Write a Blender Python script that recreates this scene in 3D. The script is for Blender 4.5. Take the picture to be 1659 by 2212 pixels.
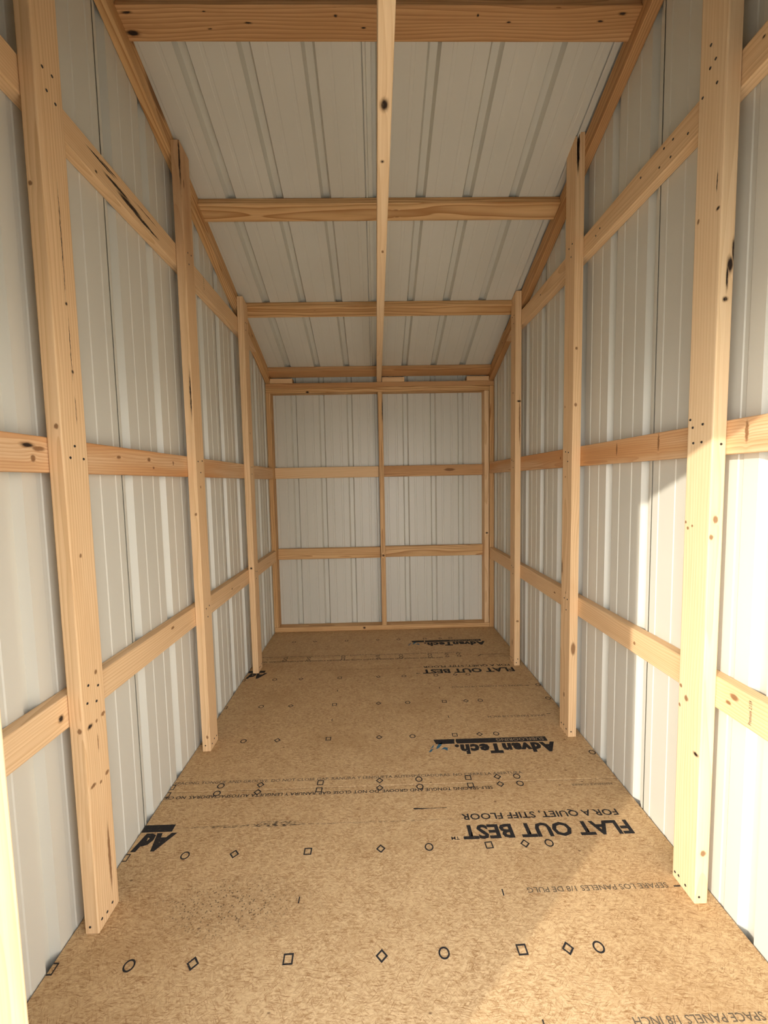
import bpy, bmesh, math, random
from mathutils import Vector, Matrix

for o in list(bpy.data.objects):
    bpy.data.objects.remove(o, do_unlink=True)
scene = bpy.context.scene
COL = scene.collection

# ------------------------------------------------------------------ camera
cam_d = bpy.data.cameras.new('camera')
cam_d.sensor_fit = 'HORIZONTAL'
cam_d.sensor_width = 36.0
cam_d.lens = 884.28 * 36.0 / 1659.0
cam_d.clip_start = 0.02
cam_d.clip_end = 300
cam = bpy.data.objects.new('camera', cam_d)
COL.objects.link(cam)
PITCH, YAW, ROLL = 0.0729476, -0.0189861, -0.0190593
def _rot(p, y, r):
    B = Matrix(((1, 0, 0), (0, 0, -1), (0, 1, 0)))
    Ry = Matrix(((math.cos(y), math.sin(y), 0), (-math.sin(y), math.cos(y), 0), (0, 0, 1)))
    Rp = Matrix(((1, 0, 0), (0, math.cos(p), -math.sin(p)), (0, math.sin(p), math.cos(p))))
    Rr = Matrix(((math.cos(r), -math.sin(r), 0), (math.sin(r), math.cos(r), 0), (0, 0, 1)))
    return Rr @ Rp @ B @ Ry
_R = _rot(PITCH, YAW, ROLL)
_right, _up, _back = Vector(_R[0]), -Vector(_R[1]), -Vector(_R[2])
_m = Matrix((_right, _up, _back)).transposed().to_4x4()
_m.translation = Vector((-0.0523, 0.0, 1.2269))
cam.matrix_world = _m
scene.camera = cam

# ------------------------------------------------------------------ world, sun, exposure
SUN_DIR = Vector((1.218, 1.0, -0.486)).normalized()      # the way the light travels
SKY_STRENGTH, SUN_STRENGTH = 6.0, 3.7
world = bpy.data.worlds.new('world')
scene.world = world
world.use_nodes = True
wn = world.node_tree
wn.nodes.clear()
w_out = wn.nodes.new('ShaderNodeOutputWorld')
w_bg = wn.nodes.new('ShaderNodeBackground')
# a bright, thinly veiled sky: pale at the horizon, bluer overhead, the same all the way round
w_tc = wn.nodes.new('ShaderNodeTexCoord')
w_sep = wn.nodes.new('ShaderNodeSeparateXYZ')
w_ramp = wn.nodes.new('ShaderNodeValToRGB')
w_ramp.color_ramp.elements[0].position = 0.0
w_ramp.color_ramp.elements[0].color = (0.99, 0.95, 0.895, 1)
w_ramp.color_ramp.elements[1].position = 0.8
w_ramp.color_ramp.elements[1].color = (0.68, 0.755, 0.87, 1)
w_bg.inputs['Strength'].default_value = SKY_STRENGTH
wn.links.new(w_tc.outputs['Generated'], w_sep.inputs[0])
wn.links.new(w_sep.outputs['Z'], w_ramp.inputs['Fac'])
wn.links.new(w_ramp.outputs['Color'], w_bg.inputs['Color'])
wn.links.new(w_bg.outputs[0], w_out.inputs['Surface'])

sun_d = bpy.data.lights.new('sun', 'SUN')
sun_d.energy = SUN_STRENGTH
sun_d.angle = math.radians(0.8)
sun_d.color = (1.0, 0.93, 0.82)
sun = bpy.data.objects.new('sun', sun_d)
COL.objects.link(sun)
sun.location = (-6, -5, 4)
sun.rotation_euler = SUN_DIR.to_track_quat('-Z', 'Y').to_euler()

vs = scene.view_settings
vs.view_transform = 'Standard'
vs.look = 'None'
vs.gamma = 1.0
vs.use_curve_mapping = False
vs.exposure = 0.0

# ------------------------------------------------------------------ dimensions
HW = 0.915                    # half width to the sheets' pans
Y_FRONT, Y_BACK = 0.346, 3.42 # pans of the end walls
SLOPE = 0.386
def z_raf(y): return 2.03 + (3.33 - y) * SLOPE        # underside of the rafters
RAF_V = 0.095                                          # vertical depth of a rafter
def z_roof(y): return z_raf(y) + RAF_V                # underside of the roof sheets
T, W = 0.038, 0.089
DOOR_L, DOOR_R, DOOR_H = -0.463, 0.80, 1.673
RIB = 0.2286

# ------------------------------------------------------------------ object helpers
def link(o, parent=None):
    COL.objects.link(o)
    if parent is not None:
        o.parent = parent
    return o
def obj(name, bm, mat, parent=None, matrix=None):
    me = bpy.data.meshes.new(name)
    bm.normal_update()
    bm.to_mesh(me)
    bm.free()
    if mat is not None:
        me.materials.append(mat)
    o = bpy.data.objects.new(name, me)
    if matrix is not None:
        o.matrix_world = matrix
    return link(o, parent)
def empty(name, loc=(0, 0, 0)):
    o = bpy.data.objects.new(name, None)
    o.empty_display_size = 0.1
    o.location = loc
    return link(o)
def tag(o, label, cat, group=None):
    o['label'] = label
    o['category'] = cat
    if group:
        o['group'] = group
    return o
def structure(o, label=None):
    o['kind'] = 'structure'
    if label:
        o['label'] = label
    return o
def box(bm, x0, x1, y0, y1, z0, z1, bevel=0.0, seg=2):
    r = bmesh.ops.create_cube(bm, size=1.0)
    for v in r['verts']:
        v.co = Vector(((x0 + x1) / 2 + v.co.x * (x1 - x0), (y0 + y1) / 2 + v.co.y * (y1 - y0), (z0 + z1) / 2 + v.co.z * (z1 - z0)))
    if bevel:
        es = list({e for v in r['verts'] for e in v.link_edges})
        bmesh.ops.bevel(bm, geom=es, offset=bevel, segments=seg, affect='EDGES', profile=0.5)
    return bm

# ------------------------------------------------------------------ node helpers
class NT:
    def __init__(self, name):
        self.m = bpy.data.materials.new(name)
        self.m.use_nodes = True
        self.t = self.m.node_tree
        self.t.nodes.clear()
        self.out = self.t.nodes.new('ShaderNodeOutputMaterial')
        self.b = self.t.nodes.new('ShaderNodeBsdfPrincipled')
        self.t.links.new(self.b.outputs[0], self.out.inputs[0])
    def n(self, typ, **kw):
        nd = self.t.nodes.new('ShaderNode' + typ)
        for k, v in kw.items():
            setattr(nd, k, v)
        return nd
    def put(self, sock, v):
        if isinstance(v, bpy.types.NodeSocket):
            self.t.links.new(v, sock)
        elif isinstance(v, (tuple, list)) and len(v) == 3 and sock.type == 'RGBA':
            sock.default_value = (v[0], v[1], v[2], 1)
        else:
            sock.default_value = v
    def math(self, op, a, b=0.0, c=None, clamp=False):
        nd = self.n('Math', operation=op)
        nd.use_clamp = clamp
        self.put(nd.inputs[0], a)
        self.put(nd.inputs[1], b)
        if c is not None:
            self.put(nd.inputs[2], c)
        return nd.outputs[0]
    def vmath(self, op, a, b=(0, 0, 0)):
        nd = self.n('VectorMath', operation=op)
        self.put(nd.inputs[0], a)
        if op == 'SCALE':
            self.put(nd.inputs[3], b)
        elif op not in ('LENGTH', 'NORMALIZE'):
            self.put(nd.inputs[1], b)
        return nd.outputs['Value'] if op in ('LENGTH', 'DOT_PRODUCT', 'DISTANCE') else nd.outputs[0]
    def mix(self, f, a, b, blend='MIX'):
        nd = self.n('Mix', data_type='RGBA', blend_type=blend)
        self.put(nd.inputs[0], f)
        self.put(nd.inputs[6], a)
        self.put(nd.inputs[7], b)
        return nd.outputs[2]
    def noise(self, vec, scale, detail=2.0, rough=0.5, dist=0.0, out=0):
        nd = self.n('TexNoise')
        self.put(nd.inputs['Vector'], vec)
        nd.inputs['Scale'].default_value = scale
        nd.inputs['Detail'].default_value = detail
        nd.inputs['Roughness'].default_value = rough
        nd.inputs['Distortion'].default_value = dist
        return nd.outputs[out]
    def voro(self, vec, scale, feature='F1', out='Distance', rnd=1.0):
        nd = self.n('TexVoronoi', feature=feature)
        self.put(nd.inputs['Vector'], vec)
        nd.inputs['Scale'].default_value = scale
        nd.inputs['Randomness'].default_value = rnd
        return nd.outputs[out]
    def ramp(self, v, lo, hi, a=0.0, b=1.0, smooth=True):
        nd = self.n('MapRange')
        nd.interpolation_type = 'SMOOTHSTEP' if smooth else 'LINEAR'
        self.put(nd.inputs[0], v)
        for i, x in enumerate((lo, hi, a, b)):
            self.put(nd.inputs[1 + i], x)
        return nd.outputs[0]
    def mapping(self, vec, scale=(1, 1, 1), rot=(0, 0, 0), loc=(0, 0, 0)):
        nd = self.n('Mapping')
        self.put(nd.inputs[0], vec)
        nd.inputs['Location'].default_value = loc
        nd.inputs['Rotation'].default_value = rot
        nd.inputs['Scale'].default_value = scale
        return nd.outputs[0]
    def bump(self, h, strength, dist=0.002):
        nd = self.n('Bump')
        nd.inputs['Strength'].default_value = strength
        nd.inputs['Distance'].default_value = dist
        self.put(nd.inputs['Height'], h)
        self.put(self.b.inputs['Normal'], nd.outputs[0])
    def finish(self, color, rough=0.6, spec=0.3, metal=0.0):
        self.put(self.b.inputs['Base Color'], color)
        self.put(self.b.inputs['Roughness'], rough)
        self.put(self.b.inputs['Specular IOR Level'], spec)
        self.put(self.b.inputs['Metallic'], metal)
        return self.m

def plain(name, col, rough=0.6, spec=0.3, metal=0.0):
    return NT(name).finish(col, rough, spec, metal)

SPECIES = {
    # early wood, late wood, heart tone, ring pitch (m), ring contrast, heart amount
    'fir':  dict(early=(0.84, 0.59, 0.34), late=(0.60, 0.35, 0.155), heart=(0.76, 0.475, 0.235), pitch=0.0085, con=0.62, hv=0.35),
    'pale': dict(early=(0.85, 0.635, 0.39), late=(0.66, 0.425, 0.21), heart=(0.79, 0.53, 0.285), pitch=0.010, con=0.5, hv=0.25),
    'red':  dict(early=(0.78, 0.55, 0.32), late=(0.50, 0.22, 0.085), heart=(0.66, 0.33, 0.125), pitch=0.007, con=0.6, hv=0.95),
    'yellow': dict(early=(0.78, 0.51, 0.25), late=(0.38, 0.17, 0.05), heart=(0.62, 0.34, 0.125), pitch=0.011, con=0.95, hv=0.5),
    'brown': dict(early=(0.68, 0.40, 0.185), late=(0.34, 0.155, 0.055), heart=(0.52, 0.265, 0.10), pitch=0.009, con=0.8, hv=0.6),
}
def wood(name, kind, seed, knots=()):
    """Lumber seen in object space: local Z runs along the board. knots: (centre, radii, tone) ellipsoids in the board."""
    s = SPECIES[kind]
    rnd = random.Random(seed)
    N = NT(name)
    tc = N.n('TexCoord')
    p = tc.outputs['Object']
    off = tuple(rnd.uniform(-20, 20) for _ in range(3))
    ps = N.vmath('ADD', p, off)
    warp = N.noise(N.mapping(ps, (6, 6, 0.9)), 1.0, 2.0, 0.5, out=1)
    warp = N.vmath('SCALE', N.vmath('SUBTRACT', warp, (0.5, 0.5, 0.5)), 0.075)
    ang = rnd.uniform(0, 6.28)
    dist = rnd.uniform(0.02, 0.075)
    q = N.vmath('ADD', N.vmath('SUBTRACT', p, (math.cos(ang) * dist, math.sin(ang) * dist, 0)), warp)
    q = N.vmath('MULTIPLY', q, (1, 1, 0.012))
    r = N.vmath('LENGTH', q)
    mask = None
    dark = None
    tint = None
    jit = N.vmath('SCALE', N.vmath('SUBTRACT', N.noise(N.mapping(ps, (130, 130, 45)), 1.0, 2.0, 0.6, out=1), (0.5, 0.5, 0.5)), 0.0055)
    pj = N.vmath('ADD', p, jit)
    for (c, rad, tone) in knots:
        d = N.vmath('LENGTH', N.vmath('DIVIDE', N.vmath('SUBTRACT', pj, c), rad))
        if tone < 2:
            # the grain swells around a knot
            g = N.math('MULTIPLY', N.math('DIVIDE', 1.0, N.math('ADD', N.math('MULTIPLY', d, d), 0.8)), min(rad) * 0.9)
            r = N.math('ADD', r, g)
        k = N.ramp(d, 0.55, 1.15, 1.0, 0.0)
        if tone == 1:                          # brown collar of a dark knot
            m2 = N.ramp(d, 0.9, 1.7, 0.6, 0.0)
            mask = m2 if mask is None else N.math('MAXIMUM', mask, m2)
        if tone == 3:                          # a soft browner tone, fading outwards
            k = N.ramp(d, 0.2, 1.1, 1.0, 0.0)
            tint = k if tint is None else N.math('MAXIMUM', tint, k)
        elif tone >= 1:
            dark = k if dark is None else N.math('MAXIMUM', dark, k)
        else:
            mask = k if mask is None else N.math('MAXIMUM', mask, k)
    ring = N.math('FRACT', N.math('DIVIDE', r, s['pitch']))
    ring = N.math('POWER', ring, 2.0)
    ring = N.math('MULTIPLY', ring, N.ramp(ring, 0.93, 1.0, 1.0, 0.1))
    fib = N.noise(N.mapping(ps, (260, 260, 5)), 1.0, 2.0, 0.6)
    broad = N.noise(N.mapping(ps, (9, 9, 0.7)), 1.0, 2.0, 0.5)
    blot = N.noise(N.mapping(ps, (22, 22, 4)), 1.0, 3.0, 0.6)
    col = N.mix(N.math('MULTIPLY', N.ramp(broad, 0.38, 0.64), s['hv']), s['early'], s['heart'])
    col = N.mix(N.math('MULTIPLY', ring, s['con']), col, s['late'])
    col = N.mix(N.ramp(fib, 0.35, 0.75, 0.0, 0.30), col, s['late'])
    col = N.mix(N.ramp(blot, 0.5, 0.8, 0.0, 0.28), col, s['late'])
    if tint is not None:
        col = N.mix(N.math('MULTIPLY', tint, N.ramp(blot, 0.2, 0.6, 0.35, 0.75)), col, (0.40, 0.20, 0.085))
    if mask is not None:
        col = N.mix(N.math('MULTIPLY', mask, 0.85), col, (0.20, 0.085, 0.028))
    if dark is not None:
        rough_edge = N.noise(N.mapping(ps, (140, 140, 30)), 1.0, 3.0, 0.6)
        dk = N.math('MULTIPLY', dark, N.ramp(rough_edge, 0.25, 0.5, 0.75, 1.0))
        col = N.mix(dk, col, (0.022, 0.012, 0.008))
    N.bump(fib, 0.18, 0.0012)
    return N.finish(col, 0.62, 0.28)

def steel_material():
    N = NT('painted_steel')
    g = N.n('NewGeometry')
    p = g.outputs['Position']
    v = N.noise(N.mapping(p, (1.3, 1.3, 0.5)), 1.0, 3.0, 0.55)
    sp = N.noise(p, 38.0, 4.0, 0.65)
    col = N.mix(N.ramp(v, 0.3, 0.7), (0.63, 0.605, 0.515), (0.68, 0.655, 0.565))
    col = N.mix(N.ramp(sp, 0.62, 0.8, 0.0, 0.18), col, (0.74, 0.715, 0.65))
    N.bump(N.noise(N.mapping(p, (2.5, 2.5, 1.2)), 1.0, 1.0), 0.05, 0.006)
    return N.finish(col, 0.38, 0.5)

def osb_material():
    N = NT('strand_board')
    g = N.n('NewGeometry')
    p = g.outputs['Position']
    wob = N.vmath('SCALE', N.vmath('SUBTRACT', N.noise(p, 9.0, 2.0, out=1), (0.5, 0.5, 0.5)), 0.045)
    pw = N.vmath('ADD', p, wob)
    swirl = N.noise(N.mapping(p, (70, 150, 1)), 1.0, 4.0, 0.72, 0.8)
    base = N.mix(N.ramp(swirl, 0.33, 0.66), (0.40, 0.24, 0.105), (0.66, 0.455, 0.24))
    base = N.mix(N.ramp(N.noise(p, 7.0, 4.0, 0.6), 0.35, 0.7, 0.0, 0.5), base, (0.62, 0.42, 0.215))
    base = N.mix(N.ramp(N.noise(N.mapping(p, (2.2, 3.6, 1)), 1.0, 3.0, 0.6), 0.48, 0.72, 0.0, 0.5), base, (0.42, 0.255, 0.112))
    for i, (a, sc, lo, hi, amt, tone) in enumerate((
            (0.10, (40, 420, 1), 0.52, 0.66, 0.75, (0.24, 0.110, 0.036)),
            (0.95, (50, 380, 1), 0.54, 0.68, 0.65, (0.27, 0.130, 0.045)),
            (-0.75, (50, 390, 1), 0.54, 0.68, 0.65, (0.25, 0.120, 0.040)),
            (0.35, (36, 330, 1), 0.58, 0.74, 0.45, (0.76, 0.55, 0.31)),
            (-0.30, (40, 360, 1), 0.58, 0.74, 0.45, (0.74, 0.535, 0.295)),
            (1.45, (60, 380, 1), 0.60, 0.74, 0.35, (0.72, 0.51, 0.28)))):
        m = N.mapping(pw, (1, 1, 1), (0, 0, a), (i * 3.7, i * 1.9, 0))
        m = N.mapping(m, sc)
        t = N.noise(m, 1.0, 2.0, 0.55)
        area = N.noise(p, 24.0 + 3 * i, 2.0, 0.5)
        k = N.math('MULTIPLY', N.ramp(t, lo, hi, 0.0, amt), N.ramp(area, 0.36, 0.56))
        base = N.mix(k, base, tone)
    # stray dark chips
    chip = N.voro(N.mapping(p, (14, 26, 1), (0, 0, 0.4)), 1.0)
    pick = N.n('TexVoronoi', feature='F1')
    N.put(pick.inputs['Vector'], N.mapping(p, (14, 26, 1), (0, 0, 0.4)))
    pick.inputs['Scale'].default_value = 1.0
    sep = N.n('SeparateColor')
    N.put(sep.inputs[0], pick.outputs['Color'])
    k = N.math('MULTIPLY', N.ramp(chip, 0.04, 0.10, 1.0, 0.0), N.ramp(sep.outputs[0], 0.82, 0.86))
    base = N.mix(N.math('MULTIPLY', k, 0.8), base, (0.11, 0.05, 0.022))
    # dirt: a patch of spatter on the near sheet and the scuffed ink of a dragged logo
    dd = N.vmath('LENGTH', N.vmath('DIVIDE', N.vmath('SUBTRACT', p, (-0.50, 1.12, 0)), (0.30, 0.115, 1)))
    spot = N.voro(p, 120.0)
    patch = N.ramp(N.math('ADD', dd, N.math('MULTIPLY', N.noise(p, 18.0, 3.0), 0.7)), 0.55, 1.35, 1.0, 0.0)
    sk = N.math('MULTIPLY', N.ramp(spot, 0.18, 0.34, 1.0, 0.0), patch)
    base = N.mix(N.math('MULTIPLY', sk, 0.82), base, (0.055, 0.032, 0.018))
    base = N.mix(N.math('MULTIPLY', patch, 0.18), base, (0.20, 0.12, 0.055))
    for (c, r, amt) in (((-0.55, 1.400, 0), (0.27, 0.0065, 1), 0.75), ((-0.44, 1.405, 0), (0.10, 0.016, 1), 0.8), ((-0.10, 1.399, 0), (0.40, 0.005, 1), 0.40),
                        ((-0.1, 2.618, 0), (0.7, 0.006, 1), 0.45)):
        d = N.vmath('LENGTH', N.vmath('DIVIDE', N.vmath('SUBTRACT', p, c), r))
        nz = N.noise(N.mapping(p, (60, 150, 1)), 1.0, 3.0, 0.65)
        k = N.math('MULTIPLY', N.ramp(d, 0.6, 1.1, 1.0, 0.0), N.ramp(nz, 0.44, 0.60))
        base = N.mix(N.math('MULTIPLY', k, amt), base, (0.035, 0.024, 0.018))
    N.bump(swirl, 0.30, 0.0015)
    return N.finish(base, 0.6, 0.25)

def ground_material():
    N = NT('gravel_ground')
    g = N.n('NewGeometry')
    p = g.outputs['Position']
    c = N.mix(N.ramp(N.noise(p, 30.0, 4.0, 0.7), 0.3, 0.7), (0.66, 0.60, 0.51), (0.80, 0.75, 0.66))
    N.bump(N.voro(p, 45.0), 0.6, 0.02)
    return N.finish(c, 0.9, 0.2)

def ink_material():
    N = NT('black_ink')
    g = N.n('NewGeometry')
    nz = N.noise(N.mapping(g.outputs['Position'], (90, 200, 1)), 1.0, 3.0, 0.65)
    c = N.mix(N.ramp(nz, 0.55, 0.75, 0.0, 0.55), (0.022, 0.020, 0.020), (0.20, 0.125, 0.06))
    return N.finish(c, 0.7, 0.2)

M_STEEL = steel_material()
M_OSB = osb_material()
M_GROUND = ground_material()
M_INK = ink_material()
M_INK_PALE = plain('worn_ink', (0.13, 0.095, 0.06), 0.7, 0.2)
M_BLUE = plain('blue_ink', (0.045, 0.13, 0.20), 0.7, 0.2)
M_TAN = plain('bare_strand', (0.42, 0.30, 0.18), 0.7, 0.2)
M_NAIL = plain('nail_steel', (0.055, 0.048, 0.042), 0.45, 0.5, 0.6)
M_SLAB = plain('dark_joists', (0.10, 0.07, 0.045), 0.8, 0.2)
M_SEAL = plain('light_seal_grey', (0.30, 0.29, 0.27), 0.45, 0.4)  # for the added strips that keep light out at the roof edges

# ------------------------------------------------------------------ ground, floor
bm = bmesh.new()
box(bm, -40, 40, -40, 40, -0.5, -0.22)
structure(obj('ground', bm, M_GROUND), 'pale gravel ground outside the doorway')

bm = bmesh.new()
box(bm, -0.905, 0.905, 0.349, 3.415, -0.215, -0.0186)
floor = structure(obj('floor', bm, M_SLAB), 'strand board subfloor of printed sheets on joists')
PANEL_Y = [(0.349, 1.5730), (1.5765, 2.7930), (2.7965, 3.415)]
panels = []
for a, b in PANEL_Y:
    bm = bmesh.new()
    box(bm, -0.912, 0.912, a, b, -0.0183, 0.0, 0.0012, 1)
    panels.append(obj('floor_panel', bm, M_OSB, floor))

# --- printing on the sheets (flat ink, each print a part of its sheet)
def text_mesh(name, s, height, width=None, bold=0.0, shear=0.0, space=1.0):
    cu = bpy.data.curves.new(name, 'FONT')
    cu.body = s
    cu.size = 1.0
    cu.offset = bold
    cu.shear = shear
    cu.space_character = space
    cu.resolution_u = 2
    cu.fill_mode = 'FRONT'
    tmp = bpy.data.objects.new(name, cu)
    COL.objects.link(tmp)
    dg = bpy.context.evaluated_depsgraph_get()
    dg.update()
    me = bpy.data.meshes.new_from_object(tmp.evaluated_get(dg))
    bpy.data.objects.remove(tmp, do_unlink=True)
    bpy.data.curves.remove(cu)
    xs = [v.co.x for v in me.vertices]
    ys = [v.co.y for v in me.vertices]
    k = height / 0.73                        # cap height of the built-in face
    kx = width / (max(xs) - min(xs)) if width else k
    x0 = min(xs)
    for v in me.vertices:
        v.co = Vector(((v.co.x - x0) * kx, v.co.y * k, 0))
    me.name = name
    return me
PRINT_Z = 0.0004
def put_print(name, me, x, y, parent, mat, flip=True, z=PRINT_Z):
    o = bpy.data.objects.new(name, me)
    if not me.materials:
        me.materials.append(mat)
    o.location = (x, y, z)
    o.rotation_euler = (0, 0, math.pi if flip else 0)
    return link(o, parent)
def ring_mesh(kind, r=0.0148, w=0.0044):
    n = {'circle': 20, 'square': 4, 'diamond': 4}[kind]
    a0 = math.pi / 4 if kind == 'square' else 0.0
    if kind == 'square': r *= 1.25; w *= 1.3
    if kind == 'diamond': r *= 1.1; w *= 1.4
    bm = bmesh.new()
    o_, i_ = [], []
    for k in range(n):
        a = a0 + 2 * math.pi * k / n
        o_.append(bm.verts.new((r * math.cos(a), r * math.sin(a), 0)))
        i_.append(bm.verts.new(((r - w) * math.cos(a), (r - w) * math.sin(a), 0)))
    for k in range(n):
        j = (k + 1) % n
        bm.faces.new((o_[k], o_[j], i_[j], i_[k]))
    me = bpy.data.meshes.new(kind + '_mark')
    bm.to_mesh(me)
    bm.free()
    me.materials.append(M_INK)
    return me
MARKS = {k: ring_mesh(k) for k in ('circle', 'square', 'diamond')}
ROWS = [(0.977, 0), (1.288, 0), (1.5615, 0), (1.602, 1), (1.891, 1), (2.194, 1), (2.505, 1), (2.781, 1), (2.817, 2), (3.112, 2)]
SPOT = [(16, 'circle'), (19.2, 'diamond'), (24, 'square'), (32, 'circle'), (38.4, 'diamond'), (48, 'square'), (57.6, 'diamond'), (64, 'circle')]
rr = random.Random(4)
for y, pi in ROWS:
    for d, kind in SPOT:
        o = bpy.data.objects.new(kind + '_mark', MARKS[kind])
        o.location = ((36 - d) * 0.0254 + rr.uniform(-.001, .001), y + rr.uniform(-.001, .001), PRINT_Z * 1.5)
        o.rotation_euler = (0, 0, rr.uniform(-.06, .06))
        link(o, panels[pi])
# the 72 inch marks run off under the left wall
def half_square():
    bm = bmesh.new()
    box(bm, -0.911, -0.897, -0.014, -0.0105, 0, 0.0001)
    box(bm, -0.911, -0.897, 0.0105, 0.014, 0, 0.0001)
    box(bm, -0.900, -0.8965, -0.014, 0.014, 0, 0.0001)
    me = bpy.data.meshes.new('square_mark')
    bm.to_mesh(me)
    bm.free()
    me.materials.append(M_INK)
    return me
hs = half_square()
for y, pi in ROWS[:7]:
    o = bpy.data.objects.new('square_mark', hs)
    o.location = (0, y, PRINT_Z)
    link(o, panels[pi])

ME_FOB = text_mesh('slogan_print', 'FLAT OUT BEST', 0.056, 0.594, 0.034)
ME_TM = text_mesh('trademark_print', 'TM', 0.013, 0.028, 0.01)
ME_FAQ = text_mesh('slogan_print', 'FOR A QUIET, STIFF FLOOR', 0.028, 0.575, 0.016)
ME_ADV = text_mesh('brand_print', 'AdvanTech.', 0.062, 0.468, 0.062, 0.10, 1.14)
ME_AD = text_mesh('brand_print', 'Ad', 0.066, 0.125, 0.06, 0.25, 1.04)
ME_SUB = text_mesh('subflooring_print', 'SUBFLOORING', 0.021, 0.225, 0.0)
ME_SEP = text_mesh('spacing_print', 'SEPARE LOS PANELES 1/8 DE PULG', 0.0165, 0.425, 0.006)
ME_SPA = text_mesh('spacing_print', 'SPACE PANELS 1/8 INCH', 0.0165, 0.300, 0.006)
ME_S1 = text_mesh('groove_print', 'SELF-SPACING TONGUE AND GROOVE. DO NOT CLOSE GAP. RANURA Y LENGUETA AUTOSPACIADORAS. NO CIE', 0.0155, 1.30, 0.014)
ME_S2 = text_mesh('groove_print', 'SPACING TONGUE AND GROOVE. DO NOT CLOSE GAP. RANURA Y LENGUETA AUTOSPACIADORAS. NO CIERRE LA ABERTURA.', 0.0155, 1.45, 0.008)
ME_REF = text_mesh('corner_print', 'REFERENCE CORNER', 0.011, 0.165, 0.006)
def bar_mesh(x0, x1, h, notch=None):
    bm = bmesh.new()
    if notch:
        a, b = notch
        pts = [[(x0, 0), (a, 0), (a + .004, h * .5), (a, h), (x0, h)], [(b, 0), (x1, 0), (x1 - .008, h), (b + .006, h), (b + .004, h * .5)]]
    else:
        pts = [[(x0, 0), (x1, 0), (x1, h), (x0, h)]]
    for pl in pts:
        bm.faces.new([bm.verts.new((x, y, 0)) for x, y in pl])
    me = bpy.data.meshes.new('brand_bar')
    bm.to_mesh(me)
    bm.free()
    return me
def blob_mesh(pts):
    bm = bmesh.new()
    bm.faces.new([bm.verts.new((x, y, 0)) for x, y in pts])
    me = bpy.data.meshes.new('leaf_print')
    bm.to_mesh(me)
    bm.free()
    return me
PER = 1.218
for pi in (0, 1):
    dy = PER * pi
    put_print('slogan_print', ME_FOB, 0.820, 1.367 + dy, panels[pi], M_INK)
    put_print('trademark_print', ME_TM, 0.2115, 1.3245 + dy, panels[pi], M_INK)
    put_print('slogan_print', ME_FAQ, 0.812, 1.419 + dy, panels[pi], M_INK)
    put_print('spacing_print', ME_SEP, 0.802, 1.139 + dy, panels[pi], M_INK_PALE)
    put_print('spacing_print', ME_SPA, 0.806, 0.835 + dy - 0.012 * pi, panels[pi], M_INK_PALE)
    for yy in (1.129, 0.829):
        put_print('arrow_print', bar_mesh(-0.014, 0.006, 0.004), 0.824, yy + dy, panels[pi], M_INK)
        put_print('tick_print', bar_mesh(0, 0.0035, 0.02), 0.304, yy + dy + .009, panels[pi], M_INK)
        put_print('tick_print', bar_mesh(0, 0.0035, 0.02), -0.302, yy + dy + .009, panels[pi], M_INK)
    put_print('brand_print', ME_AD, -0.780, 1.376 + dy, panels[pi], M_INK)
    put_print('brand_bar', bar_mesh(0.0, 0.108, 0.031), -0.803, 1.417 + dy, panels[pi], M_INK)
    put_print('groove_print', ME_S1, 0.391, 1.5525 + dy, panels[pi], M_INK)
    put_print('corner_print', ME_REF, 0.874, 1.550 + dy, panels[pi], M_INK_PALE)
    put_print('brand_print', ME_ADV, 0.757, 1.8125 + dy, panels[pi + 1], M_INK)
    put_print('brand_bar', bar_mesh(0, 0.535, 0.034, (0.428, 0.434)), 0.732, 1.8585 + dy, panels[pi + 1], M_INK)
    put_print('subflooring_print', ME_SUB, 0.718, 1.8520 + dy, panels[pi + 1], M_TAN, True, PRINT_Z * 2)
    for pts in ([(0, 0), (.018, .012), (.030, .034), (.034, .05), (.020, .040), (.006, .022)],
                [(.040, .012), (.050, .030), (.062, .044), (.046, .036)],
                [(.045, .045), (.060, .050), (.072, .070), (.060, .066)],
                [(-.020, .040), (-.004, .036), (.012, .052), (-.002, .050), (-.016, .062)]):
        put_print('leaf_print', blob_mesh(pts), 0.235, 1.838 + dy, panels[pi + 1], M_BLUE)
    put_print('groove_print', ME_S2, -0.908, 1.616 + dy, panels[pi + 1], M_INK_PALE, False)
put_print('dash_print', blob_mesh([(0, -.0015), (.06, -.001), (.124, -.0035), (.126, 0), (.120, .0035), (.06, .001), (0, .0005)]), 0.190, 1.451, panels[0], M_INK)
put_print('dash_print', blob_mesh([(0, 0), (.17, .002), (.20, .030), (.192, .030), (.165, .006), (0, .004)]), 0.835, 2.80, panels[2], M_INK)
for (x, y, r) in ((0.9105, 2.349, 0), (0.906, 2.1965, 0), (0.9105, 1.735, 0)):
    o = bpy.data.objects.new('circle_mark', MARKS['circle'])
    o.location = (x - .016, y, PRINT_Z)
    link(o, panels[1])

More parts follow.
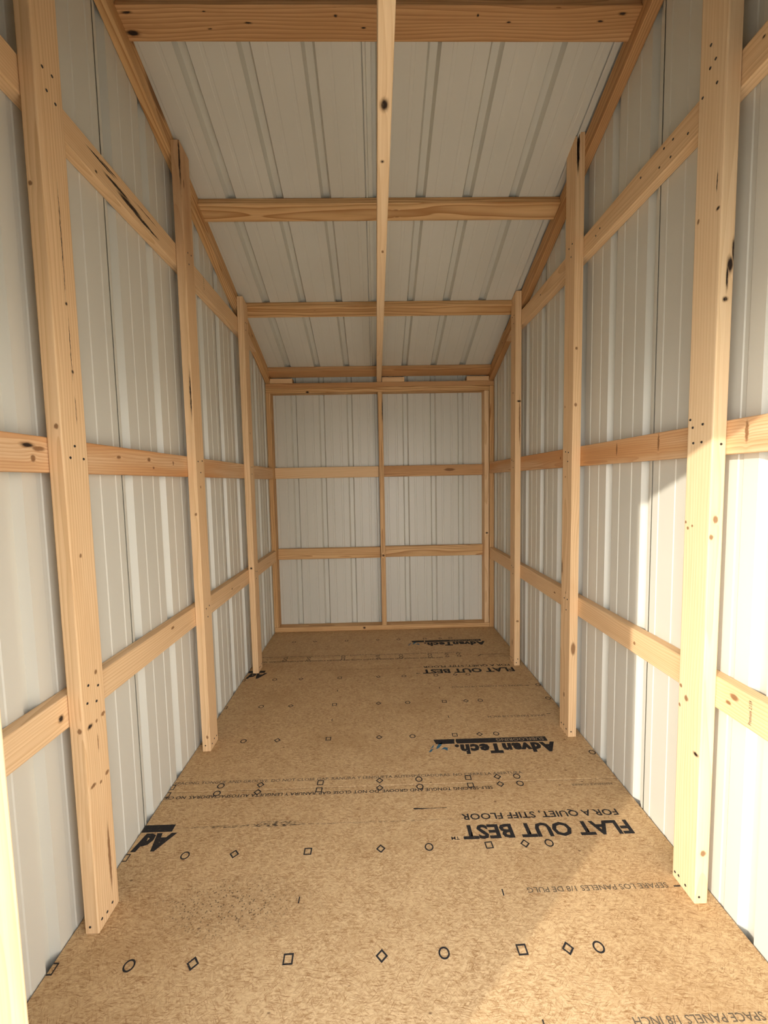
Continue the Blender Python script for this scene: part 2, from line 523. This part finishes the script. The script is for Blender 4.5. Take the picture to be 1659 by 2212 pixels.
# ------------------------------------------------------------------ ribbed steel sheets
def profile(u0, u1, phase, minor=0.0022, depth=0.021):
    """(u, depth) pairs of one sheet between u0 and u1; ribs rise outwards at phase + k*RIB."""
    pts = [(u0, 0.0)]
    k0 = int(math.floor((u0 - phase) / RIB)) - 1
    k = k0
    ev = []
    while phase + k * RIB < u1 + RIB:
        c = phase + k * RIB
        ev.append([(c - .025, 0), (c - .014, depth), (c + .014, depth), (c + .025, 0)])
        for m in (c + RIB / 3, c + 2 * RIB / 3):
            ev.append([(m - .009, 0), (m - .006, minor), (m + .006, minor), (m + .009, 0)])
        k += 1
    for e in ev:
        for (u, d) in e:
            if u0 + 1e-4 < u < u1 - 1e-4:
                pts.append((u, d))
    pts.append((u1, 0.0))
    return pts
def sheet(name, parent, u0, u1, phase, fn, lo, hi, lip=True, steps=1, minor=0.0022, depth=0.021):
    """fn(u, d, v) -> world point; lo(u), hi(u) limits along the ribs."""
    pts = profile(u0, u1, phase, minor, depth)
    if lip:                                   # the edge tucks behind the neighbour
        e = pts[-1][0]
        pts = pts[:-1] + [(e - .005, 0.0), (e - .0045, 0.010), (e + .03, 0.010)]
    bm = bmesh.new()
    rows = []
    for (u, d) in pts:
        a, b = lo(u), hi(u)
        rows.append([bm.verts.new(fn(u, d, a + (b - a) * s / steps)) for s in range(steps + 1)])
    for i in range(len(rows) - 1):
        for s in range(steps):
            bm.faces.new((rows[i][s], rows[i + 1][s], rows[i + 1][s + 1], rows[i][s + 1]))
    o = obj(name, bm, M_STEEL, parent)
    return o

SIDE_PHASE = 1.452
LAPS = [0.25, SIDE_PHASE - 4 * RIB - .034, SIDE_PHASE - .034, SIDE_PHASE + 4 * RIB - .034, SIDE_PHASE + 8 * RIB - .034, 3.46]
for side, s in (('left', -1), ('right', 1)):
    wl = structure(empty('wall_' + side, (s * HW, Y_BACK, 0)), 'ribbed grey steel %s wall' % side)
    for a, b in zip(LAPS[:-1], LAPS[1:]):
        a = max(a, Y_FRONT - 0.02)
        if b <= a:
            continue
        o = sheet('steel_sheet', wl, a, min(b, 3.44), SIDE_PHASE, lambda u, d, v, s=s: (s * (HW + d), u, v), lambda u: -0.21, lambda u: z_roof(u) + 0.004, b < 3.4)
        o.matrix_parent_inverse = wl.matrix_world.inverted()
        o.matrix_parent_inverse = Matrix.Translation((-s * HW, -Y_BACK, 0))
wb = structure(empty('wall_back', (0, Y_BACK, 0)), 'ribbed grey steel back wall')
BP = -0.025
for a, b in ((-0.936, BP - 0.034), (BP - .034, BP + 4 * RIB - .034), (BP + 4 * RIB - .034, 0.936)):
    o = sheet('steel_sheet', wb, a, b, BP, lambda u, d, v: (u, Y_BACK + d, v), lambda u: -0.21, lambda u: z_roof(Y_BACK) + 0.004, b < 0.93)
    o.matrix_parent_inverse = Matrix.Translation((0, -Y_BACK, 0))
wf = structure(empty('wall_front', (0, Y_FRONT, 0)), 'ribbed grey steel front wall around the doorway')
for a, b, z0 in ((-0.936, DOOR_L - T, -0.21), (DOOR_L - T, DOOR_R + T, DOOR_H + .04), (DOOR_R + T, 0.936, -0.21)):
    o = sheet('steel_sheet', wf, a, b, BP + 0.09, lambda u, d, v: (u, Y_FRONT - d, v), lambda u, z0=z0: z0, lambda u: z_roof(Y_FRONT) + 0.004, False)
    o.matrix_parent_inverse = Matrix.Translation((0, -Y_FRONT, 0))
roof = structure(empty('ceiling', (0, Y_BACK, z_roof(Y_BACK))), 'sloping underside of the ribbed grey steel roof')
RP = -0.035
nrm = Vector((0, SLOPE, 1)).normalized()
def roof_pt(u, d, v):
    p = Vector((u, v, z_roof(v) + 0.001)) + nrm * d
    return p
for a, b in ((-0.99, RP - .034), (RP - .034, RP + 4 * RIB - .034), (RP + 4 * RIB - .034, 0.99)):
    o = sheet('roof_sheet', roof, a, b, RP, roof_pt, lambda u: 0.20, lambda u: 3.55, b < .9, minor=0.0011, depth=0.030)
    o.matrix_parent_inverse = Matrix.Translation(-Vector(roof.location))
for s in (-1, 1):  # unseen strips added along the sloping roof edges to close light leaks
    bm = bmesh.new()
    vs_ = []
    for y in (0.20, 3.55):
        for x in (s * 0.94, s * 1.0):
            for z in (-0.12, 0.03):
                vs_.append(bm.verts.new((x, y, z_roof(y) + z)))
    bmesh.ops.convex_hull(bm, input=vs_)
    o = obj('rake_light_seal', bm, M_SEAL, roof)
    o.matrix_parent_inverse = Matrix.Translation(-Vector(roof.location))
bm = bmesh.new()  # unseen strips added across both roof ends, also against light leaks
box(bm, -1.0, 1.0, 3.445, 3.50, z_roof(3.45) - 0.12, z_roof(3.45) + 0.03)
o = obj('eave_light_seal', bm, M_SEAL, roof)
o.matrix_parent_inverse = Matrix.Translation(-Vector(roof.location))
bm = bmesh.new()
box(bm, -1.0, 1.0, 0.26, 0.320, z_roof(.32) - 0.14, z_roof(.28) + 0.03)
o = obj('eave_light_seal', bm, M_SEAL, roof)
o.matrix_parent_inverse = Matrix.Translation(-Vector(roof.location))

# ------------------------------------------------------------------ lumber
_seed = [100]
def frame_of(direction, xaxis, origin):
    z = Vector(direction).normalized()
    x = Vector(xaxis)
    x = (x - z * x.dot(z)).normalized()
    y = z.cross(x)
    m = Matrix((x, y, z)).transposed().to_4x4()
    m.translation = Vector(origin)
    return m
NAIL_ME = None
def nail_mesh():
    global NAIL_ME
    if NAIL_ME is None:
        bm = bmesh.new()
        bmesh.ops.create_cone(bm, cap_ends=True, segments=10, radius1=0.0036, radius2=0.003, depth=0.0012)
        NAIL_ME = bpy.data.meshes.new('nail_head')
        bm.to_mesh(NAIL_ME)
        bm.free()
        NAIL_ME.materials.append(M_NAIL)
    return NAIL_ME
def add_nails(o, pts, normal):
    q = Vector(normal).to_track_quat('Z', 'Y')
    inv = o.matrix_world.inverted()
    for p in pts:
        n = bpy.data.objects.new('nail_head', nail_mesh())
        n.matrix_world = Matrix.Translation(Vector(p) + Vector(normal) * 0.0003) @ q.to_matrix().to_4x4()
        COL.objects.link(n)
        n.parent = o
        n.matrix_parent_inverse = inv
def board(name, kind, origin, direction, xaxis, wx, wy, L, label, cat, group=None, knots=(), poly=None, top=None, bevel=0.003, bow=(0, 0)):
    """A board from origin (centre of its base end) along direction. wx, wy: section along local X and Y."""
    m = frame_of(direction, xaxis, origin)
    bm = bmesh.new()
    if poly:                                   # outline in local X/Z pushed through the local Y thickness
        f = [bm.verts.new((x, -wy / 2, z)) for x, z in poly]
        g = [bm.verts.new((x, wy / 2, z)) for x, z in poly]
        bm.faces.new(f)
        bm.faces.new(list(reversed(g)))
        n = len(poly)
        for i in range(n):
            j = (i + 1) % n
            bm.faces.new((f[j], f[i], g[i], g[j]))
        bmesh.ops.recalc_face_normals(bm, faces=bm.faces[:])
    else:
        box(bm, -wx / 2, wx / 2, -wy / 2, wy / 2, 0, L)
        if top:                                # sloping cut: (dz at -y, dz at +y)
            for v in bm.verts:
                if v.co.z > L - 1e-5:
                    v.co.z += top[0] if v.co.y < 0 else top[1]
        bmesh.ops.bevel(bm, geom=bm.edges[:], offset=bevel, segments=2, affect='EDGES', profile=0.5)
        if bow != (0, 0):                      # a little crook, as real lumber has
            es = [e for e in bm.edges if abs(e.verts[0].co.z - e.verts[1].co.z) > L * 0.8]
            bmesh.ops.subdivide_edges(bm, edges=es, cuts=6)
            for v in bm.verts:
                k = math.sin(math.pi * min(max(v.co.z / L, 0), 1))
                v.co.x += bow[0] * k
                v.co.y += bow[1] * k
    _seed[0] += 1
    inv = m.inverted()
    loc = []
    for (c, r, tone) in knots:
        rl = inv.to_3x3() @ Vector(r)
        loc.append((tuple(inv @ Vector(c)), tuple(max(abs(a), 1e-4) for a in rl), tone))
    o = obj(name, bm, wood('lumber_' + str(_seed[0]), kind, _seed[0] * 17 + 3, loc), None, m)
    for f in o.data.polygons:
        f.use_smooth = False
    return tag(o, label, cat, group)

SM = lambda p, r=0.005, t=0: (p, (r, r, r * 1.2), t)
# ---- wall posts (2x4 set flat, standing on the floor inside the girts)
def post(side, y0, ztop, label, kind, knots=(), nails=(), fnails=(), poly=None, top=None, bow=(0, 0)):
    s = -1 if side == 'L' else 1
    o = board('wall_post', kind, (s * 0.8575, y0 + W / 2, 0.0), (0, 0, 1), (1, 0, 0), T, W, ztop, label, 'post', 'posts along the side walls', knots, poly, top, bow=bow)
    if nails:
        add_nails(o, nails, (-s, 0, 0))
    if fnails:
        add_nails(o, fnails, (0, -1, 0))
    return o
def std_nails(side, y0, seed):
    s = -1 if side == 'L' else 1
    r = random.Random(seed)
    x = s * 0.838
    zz = (0.64, 1.312, 2.205) if side == 'L' else (0.632, 1.328, 2.235)
    out = []
    for z in zz:
        for dy, dz in ((.028, .022), (.060, .024), (.040, -.022)):
            out.append((x, y0 + dy + r.uniform(-.006, .006), z + dz + r.uniform(-.006, .006)))
    for dy in (.018, .044, .070):
        out.append((x, y0 + dy, 0.028 + r.uniform(-.004, .008)))
    return out
def V(p, r, t=0): return (p, r, t)
post('L', 1.056, z_raf(1.056) + 0.045, 'pale wooden post with a long crack, nearest the doorway on the left wall', 'fir',
     [V((-.838, 1.115, .718), (.012, .006, .008)), V((-.838, 1.132, .588), (.012, .010, .007)), V((-.838, 1.079, .582), (.010, .009, .006), 1), V((-.838, 1.105, .583), (.008, .005, .006)),
      V((-.838, 1.132, .413), (.012, .009, .007)), V((-.838, 1.105, .405), (.008, .005, .005)), V((-.838, 1.075, .416), (.012, .012, .006)), V((-.838, 1.091, 1.047), (.008, .005, .007)),
      V((-.85, 1.056, .582), (.007, .010, .008)), V((-.85, 1.056, 1.382), (.006, .01, .008)), V((-.868, 1.056, 1.96), (.006, .01, .007)),
      V((-.838, 1.105, 1.845), (.004, .0016, .16), 2), V((-.838, 1.109, 1.585), (.004, .0014, .09), 2), V((-.838, 1.111, 1.53), (.006, .004, .004), 1), V((-.838, 1.106, 1.70), (.006, .004, .004), 1),
      V((-.838, 1.105, 0.52), (.003, .002, .03)), V((-.838, 1.118, 0.17), (.004, .006, .11)), V((-.838, 1.112, 1.43), (.004, .0013, .04), 2)],
     [(-.838, 1.083, .695), (-.838, 1.12, .677), (-.838, 1.075, .649), (-.838, 1.11, .637), (-.838, 1.098, 1.336), (-.838, 1.08, 1.305), (-.838, 1.128, 1.304),
      (-.838, 1.115, .030), (-.838, 1.092, .026), (-.838, 1.070, .030), (-.838, 1.082, 2.245), (-.838, 1.113, 2.251), (-.838, 1.091, 2.199), (-.838, 1.118, 2.19)],
     [(-.862, 1.056, .022)])
post('L', 1.822, 2.655, 'middle post of the left wall, browner towards its top beside the rafter', 'fir',
     [V((-.8575, 1.866, 2.45), (.05, .09, .55), 3), V((-.852, 1.822, .07), (.006, .01, .009)), V((-.850, 1.822, 1.10), (.006, .01, .008)), V((-.838, 1.86, 1.22), (.01, .005, .007)), V((-.846, 1.822, 1.62), (.003, .01, .09), 1),
      V((-.842, 1.822, 2.58), (.003, .012, .10), 1), V((-.838, 1.845, 2.50), (.01, .006, .02))],
     std_nails('L', 1.822, 5), [(-.862, 1.822, .03)], top=(0.006, -0.008))
post('L', 2.597, 2.365, 'slim light post farthest from the doorway on the left wall', 'fir',
     [V((-.858, 2.597, .693), (.006, .01, .007), 1), V((-.838, 2.63, 1.55), (.01, .005, .008))], std_nails('L', 2.597, 6), top=(0.008, -0.010))
post('R', 1.073, z_raf(1.073) + 0.045, 'sunlit post with bark edged flaw nearest the doorway on the right wall', 'pale',
     [V((.838, 1.131, .583), (.012, .008, .010)), V((.838, 1.155, .55), (.010, .005, .006)), V((.838, 1.153, .61), (.010, .006, .007)), V((.838, 1.089, .441), (.006, .008, .005), 1),
      V((.838, 1.156, 1.096), (.01, .004, .005)), V((.838, 1.148, 1.079), (.01, .005, .005)), V((.838, 1.132, 1.087), (.01, .004, .004)), V((.855, 1.073, 1.11), (.008, .012, .012)), V((.845, 1.073, 1.062), (.006, .012, .008)),
      V((.874, 1.073, 1.80), (.004, .010, .030), 1), V((.866, 1.073, 1.765), (.007, .010, .020), 1), V((.860, 1.073, 1.735), (.003, .008, .030), 1), V((.857, 1.073, 1.68), (.006, .008, .006), 1),
      V((.838, 1.149, 1.915), (.01, .004, .008)), V((.838, 1.084, 1.91), (.01, .005, .004), 1), V((.838, 1.09, 1.98), (.004, .0018, .03), 2), V((.858, 1.073, .155), (.009, .012, .010)),
      V((.857, 1.073, 2.42), (.010, .01, .016))],
     [(.838, 1.150, .022), (.838, 1.135, .025), (.838, 1.108, .022), (.838, 1.152, 1.385), (.838, 1.142, 1.362), (.838, 1.107, 1.367), (.838, 1.138, 1.319), (.838, 1.109, 1.319),
      (.838, 1.109, 2.289), (.838, 1.126, 2.282), (.838, 1.102, 2.226), (.838, 1.148, 2.229), (.838, 1.126, 2.338)],
     [(.851, 1.073, .022), (.862, 1.073, 1.31)])
SPL = [(-.019, 0), (.019, 0), (.019, 2.706), (-.0055, 2.706), (-.0080, 2.62), (-.0105, 2.535), (-.0130, 2.62), (-.0155, 2.690), (-.019, 2.690)]
post('R', 1.849, 2.70, 'middle post of the right wall, split open at its top', 'fir',
     [V((.847, 1.849, 2.64), (.0075, .06, .11), 2), V((.852, 1.849, 1.804), (.006, .01, .008)), V((.852, 1.849, 1.557), (.007, .01, .009)), V((.838, 1.932, .80), (.006, .004, .035), 1), V((.838, 1.911, 1.235), (.008, .004, .005)),  # first entry is no knot: the shade inside the split, painted black
      V((.838, 1.925, 1.561), (.008, .004, .006)), V((.838, 1.895, .185), (.010, .007, .014)), V((.838, 1.891, .688), (.008, .004, .008)), V((.857, 1.849, .43), (.012, .01, .035))],
     std_nails('R', 1.849, 8), [(.853, 1.849, .025)], poly=SPL)
post('R', 2.607, 2.383, 'slim post with reddish pitch streak farthest from the doorway on the right wall', 'fir',
     [V((.866, 2.607, 1.60), (.005, .012, .16)), V((.862, 2.607, 1.72), (.012, .012, .006), 1), V((.838, 2.65, 1.78), (.008, .006, .004), 1), V((.858, 2.607, .30), (.01, .01, .008)), V((.838, 2.65, .14), (.006, .004, .02), 1)],
     std_nails('R', 2.607, 9), [(.853, 2.607, .02), (.862, 2.607, .045)], top=(0.010, -0.010))

# ---- girts (2x4 against the sheets, behind the posts)
def girt(side, z0, kind, label, knots=(), y1=3.331, nails=(), bow=(0, 0)):
    s = -1 if side == 'L' else 1
    o = board('wall_girt', kind, (s * 0.896, 0.438, z0 + W / 2), (0, 1, 0), (1, 0, 0), T - .001, W, y1 - 0.438 - .001, label, 'girt', 'girts along the side walls', knots, bow=bow)
    if nails:
        add_nails(o, nails, (-s, 0, 0))
    return o
girt('L', 0.594, 'fir', 'lowest horizontal rail on the left wall, behind the posts', [V((-.877, 1.033, .633), (.01, .008, .008), 1), V((-.877, 1.62, .66), (.01, .014, .006)), V((-.877, 2.30, .64), (.01, .01, .006))])
girt('L', 1.267, 'red', 'reddish middle rail on the left wall, with a big knot near the doorway',
     [V((-.877, .999, 1.331), (.012, .018, .006), 1), V((-.877, 1.03, 1.325), (.012, .022, .007)), V((-.877, 1.012, 1.300), (.012, .008, .010)), V((-.877, 1.345, 1.323), (.01, .012, .006)), V((-.877, 1.521, 1.325), (.01, .012, .008)),
      V((-.877, 1.55, 1.296), (.01, .008, .005)), V((-.877, 1.70, 1.32), (.01, .006, .010))])
girt('L', 2.162, 'fir', 'high rail on the left wall with a long black pitch streak',
     [V((-.877, 1.355, 2.226), (.006, .07, .004), 2), V((-.877, 1.43, 2.205), (.008, .075, .006), 2), V((-.877, 1.50, 2.193), (.010, .075, .010), 2), V((-.877, 1.575, 2.186), (.010, .07, .007), 2), V((-.877, 1.64, 2.184), (.006, .05, .004), 2),
      V((-.877, 1.39, 2.232), (.006, .05, .0022), 2), V((-.877, 1.326, 2.179), (.006, .005, .004), 1), V((-.877, 1.60, 2.225), (.006, .06, .0018), 1)])
girt('R', 0.586, 'fir', 'lowest horizontal rail on the right wall, half in sunlight',
     [V((.877, 1.018, .646), (.012, .014, .010)), V((.877, 1.035, .622), (.01, .010, .006)), V((.877, 1.433, .624), (.01, .007, .007)), V((.877, 2.1, .63), (.01, .012, .006))])
girt('R', 1.283, 'red', 'reddish middle rail on the right wall, crossing the edge of the sun',
     [V((.877, 1.016, 1.336), (.012, .006, .030)), V((.877, 1.337, 1.340), (.012, .005, .030)), V((.877, 1.57, 1.335), (.012, .005, .026)), V((.877, 2.05, 1.33), (.01, .006, .008))])
girt('R', 2.190, 'fir', 'high rail on the right wall under the rafter, dotted with holes', [V((.877, 1.018, 2.25), (.006, .004, .003), 1)],
     nails=[(.877, 1.311, 2.254), (.877, 1.351, 2.258), (.877, 1.32, 2.21), (.877, 1.37, 2.215), (.877, 1.25, 2.222), (.877, 1.464, 2.25), (.877, 1.72, 2.236), (.877, 1.75, 2.224), (.877, 2.32, 2.24)])
# stamps on two girts
def stamp(name, s, height, width, o, world_m, mat):
    me = text_mesh(name, s, height, width, -0.004)
    me.materials.append(mat)
    t = bpy.data.objects.new(name, me)
    t.matrix_world = world_m
    COL.objects.link(t)
    t.parent = o
    t.matrix_parent_inverse = o.matrix_world.inverted()
girts = [o for o in COL.objects if o.name.startswith('wall_girt')]
stamp('grade_stamp', 'Premium 2.159', 0.009, 0.062, girts[3], frame_of((-1, 0, 0), (0, 0, 1), (0.8766 - .0003, 0.966, 0.600)), M_INK)
stamp('grade_stamp', 'LUM 120', 0.010, 0.062, girts[2], frame_of((1, 0, 0), (0, 0, -1), (-0.8766 + .0003, 2.10, 2.247)), M_INK)

# ---- rafters, purlins and the tie beam
sl = math.sqrt(1 + SLOPE * SLOPE)
RAF_D = RAF_V / sl
for s, lab in ((-1, 'sloping rafter along the top of the left wall'), (1, 'sloping rafter along the top of the right wall')):
    y0, y1 = 3.415, 0.350
    o0 = (s * 0.8955, y0, z_raf(y0) + RAF_V / 2)
    d = (0, y1 - y0, z_raf(y1) - z_raf(y0))
    kn = [V((s * .877, 2.9, z_raf(2.9) + .05), (.01, .012, .008)), V((s * .877, 1.72, z_raf(1.72) + .085), (.004, .09, .004), 0), V((s * .877, 1.55, z_raf(1.55) + .085), (.004, .05, .005), 0)] if s < 0 else [V((s * .877, 3.0, z_raf(3.0) + .05), (.01, .006, .006), 1)]
    board('rafter', 'yellow' if s < 0 else 'brown', o0, d, (1, 0, 0), T, RAF_D - .001, Vector(d).length, lab, 'rafter', 'rafters under the roof', kn, bevel=0.003)
PURL = [(1.555, 'third purlin up the roof slope from the back wall, dark and knotty', 'brown',
         [V((-.852, 1.535, 2.777), (.022, .016, .02), 1), V((-.846, 1.490, 2.795), (.016, .004, .02), 1), V((-.591, 1.487, 2.795), (.006, .006, .02), 1), V((-.586, 1.525, 2.781), (.007, .006, .02), 1), V((-.452, 1.512, 2.786), (.012, .005, .02), 1),
          V((-.156, 1.477, 2.80), (.006, .008, .02), 1), V((-.155, 1.497, 2.794), (.006, .004, .02), 1), V((-.062, 1.522, 2.782), (.008, .005, .02), 1), V((.435, 1.509, 2.787), (.007, .010, .02), 1), V((.325, 1.494, 2.793), (.004, .004, .02), 1),
          V((.592, 1.477, 2.799), (.010, .006, .02)), V((.75, 1.506, 2.788), (.010, .005, .02), 1), V((.816, 1.490, 2.795), (.012, .004, .02), 1)]),
        (2.159, 'second purlin up the roof slope from the back wall, striped straight grain', 'yellow',
         [V((.074, 2.108, 2.556), (.016, .010, .02)), V((.082, 2.140, 2.543), (.014, .010, .02)), V((.446, 2.109, 2.556), (.010, .008, .02), 1)]),
        (2.757, 'lowest free purlin, first up the slope from the eave', 'yellow',
         [V((-.607, 2.672, 2.36), (.010, .01, .012), 1), V((-.418, 2.705, 2.326), (.008, .006, .02))]),
        (3.360, 'shaded purlin at the eave just above the back wall', 'brown', []),
        (0.954, 'fourth purlin up the roof slope, above the doorway end', 'yellow', []),
        (0.446, 'highest purlin, against the front wall', 'yellow', [])]
ca, sa = 1 / sl, SLOPE / sl
for yr, lab, kind, kn in PURL:
    # centre of the section: half a width up the slope from the rear edge, half a thickness below the sheets
    c = Vector((-0.8765, yr, z_roof(yr) - 0.0005)) + Vector((0, -ca, sa)) * (W / 2) - Vector((0, sa, ca)) * (T / 2)
    c.y += sa * T                                # keep the lower rear arris at yr
    c.z -= sa * SLOPE * T
    board('purlin', kind, c, (1, 0, 0), (0, -ca, sa), W, T, 1.753, lab, 'purlin', 'purlins between the rafters', kn)
yb0, yb1 = 3.415, 0.352
zb = lambda y: 2.0245 + (3.33 - y) * 0.078
d = Vector((0, yb1 - yb0, zb(yb1) - zb(yb0)))
bh = 0.089
board('tie_beam', 'pale', (-0.009, yb0, zb(yb0) + bh / 2 + .002), d, (1, 0, 0), T, bh, d.length, 'pale beam running overhead down the middle of the shed', 'beam', None,
      [V((-.010, 1.13, 2.196), (.010, .016, .01), 1), V((-.012, 1.30, 2.19), (.005, .006, .01), 1), V((-.008, 1.42, 2.19), (.004, .012, .006)), V((-.005, 1.72, 2.155), (.006, .010, .008))])

# ---- back wall frame
BY = 3.331
def upright(name, x0, x1, z0, z1, kind, label, kn=(), group='studs of the back wall', bow=(0, 0), yb=Y_BACK - .001):
    return board(name, kind, ((x0 + x1) / 2, (BY + yb) / 2, z0), (0, 0, 1), (1, 0, 0), x1 - x0, yb - BY, z1 - z0, label, 'stud', group, kn, bow=bow)
def lying(name, x0, x1, y0, y1, z0, z1, kind, label, cat, group=None, kn=()):
    return board(name, kind, (x0, (y0 + y1) / 2, (z0 + z1) / 2), (1, 0, 0), (0, 1, 0), y1 - y0, z1 - z0, x1 - x0, label, cat, group, kn)
lying('sole_plate', -0.9135, 0.876, BY, Y_BACK - .001, 0.0, 0.038, 'yellow', 'plank lying on the floor along the foot of the back wall', 'plate', None, [V((-.171, 3.331, .021), (.010, .012, .008), 1)])
upright('stud', -0.9135, -0.876, 0.0385, 1.9465, 'yellow', 'corner stud of the back wall on the left, bold wavy grain')
upright('stud', 0.877, 0.9135, 0.0, 1.9845, 'yellow', 'outer of the two studs at the right end of the back wall')
upright('stud', 0.835, 0.8725, 0.0385, 1.9465, 'fir', 'inner of the two studs at the right end of the back wall', [V((.855, 3.331, .794), (.009, .01, .007), 1)])
upright('stud', -0.0225, 0.0155, 0.0385, 1.9465, 'yellow', 'thin middle stud of the back wall', [V((.0, 3.331, .625), (.014, .014, .012), 0), V((.012, 3.331, 1.80), (.004, .03, .10), 2), V((.0, 3.331, .625), (.006, .014, .005), 1)], bow=(0.002, 0))
lying('top_plate', -0.9135, 0.876, BY, Y_BACK - .001, 1.947, 1.985, 'yellow', 'lower of the two planks doubled across the top of the back wall', 'plate', 'doubled top plates', [V((-.581, 3.331, 1.952), (.012, .02, .008), 1)])
lying('top_plate', -0.9135, 0.9135, BY, Y_BACK - .001, 1.9855, 2.0235, 'brown', 'upper of the two planks doubled across the top of the back wall', 'plate', 'doubled top plates')
for x0, x1, lab in ((-.875, -.698, 'short block on the top plate at the left rafter'), (.0145, .194, 'short block on the top plate beside the middle beam'), (.695, .874, 'short block on the top plate at the right rafter')):
    lying('spacer_block', x0, x1, BY, Y_BACK - .02, 2.024, 2.061, 'fir', lab, 'block', 'blocks on the top plate')
GY = 3.382
for x0, x1, z0, kind, lab, kn in ((-.875, -.0235, 1.270, 'fir', 'upper rail of the back wall, left of the middle stud', ()),
                                  (.0165, .8345, 1.271, 'brown', 'upper rail of the back wall, right of the middle stud, with oval grain', [V((.56, 3.382, 1.32), (.05, .01, .014))]),
                                  (-.875, -.0235, .5985, 'yellow', 'lower rail of the back wall, left of the middle stud', ()),
                                  (.0165, .8345, .602, 'yellow', 'lower rail of the back wall, right of the middle stud', ())):
    lying('back_girt', x0, x1, GY, Y_BACK - .001, z0, z0 + W, kind, lab, 'girt', 'rails of the back wall', kn)

# ---- doorway frame in the front wall
for x0, x1, z1, lab in ((DOOR_L - T, DOOR_L, DOOR_H, 'upright jamb at the left edge of the doorway'), (DOOR_R, DOOR_R + T, DOOR_H, 'upright jamb at the right edge of the doorway')):
    board('door_jamb', 'pale', ((x0 + x1) / 2, 0.3925, 0), (0, 0, 1), (1, 0, 0), T, W - .002, z1, lab, 'jamb', 'frame of the doorway')
lying('door_header', DOOR_L - T, DOOR_R + T, 0.348, 0.386, DOOR_H + .0005, DOOR_H + W, 'pale', 'header board over the doorway', 'header', 'frame of the doorway')
lying('front_plate', -0.876, 0.876, 0.349, 0.436, zb(.40) - T - .002, zb(.40) - .002, 'fir', 'plank across the front wall carrying the middle beam', 'plate')
for s in (-1, 1):
    x = s * 0.8945
    board('corner_post', 'fir', (x, 0.3925, 0), (0, 0, 1), (1, 0, 0), T - .002, W - .002, z_raf(.439) - .006, 'corner post of the front wall on the %s' % ('left' if s < 0 else 'right'), 'post')
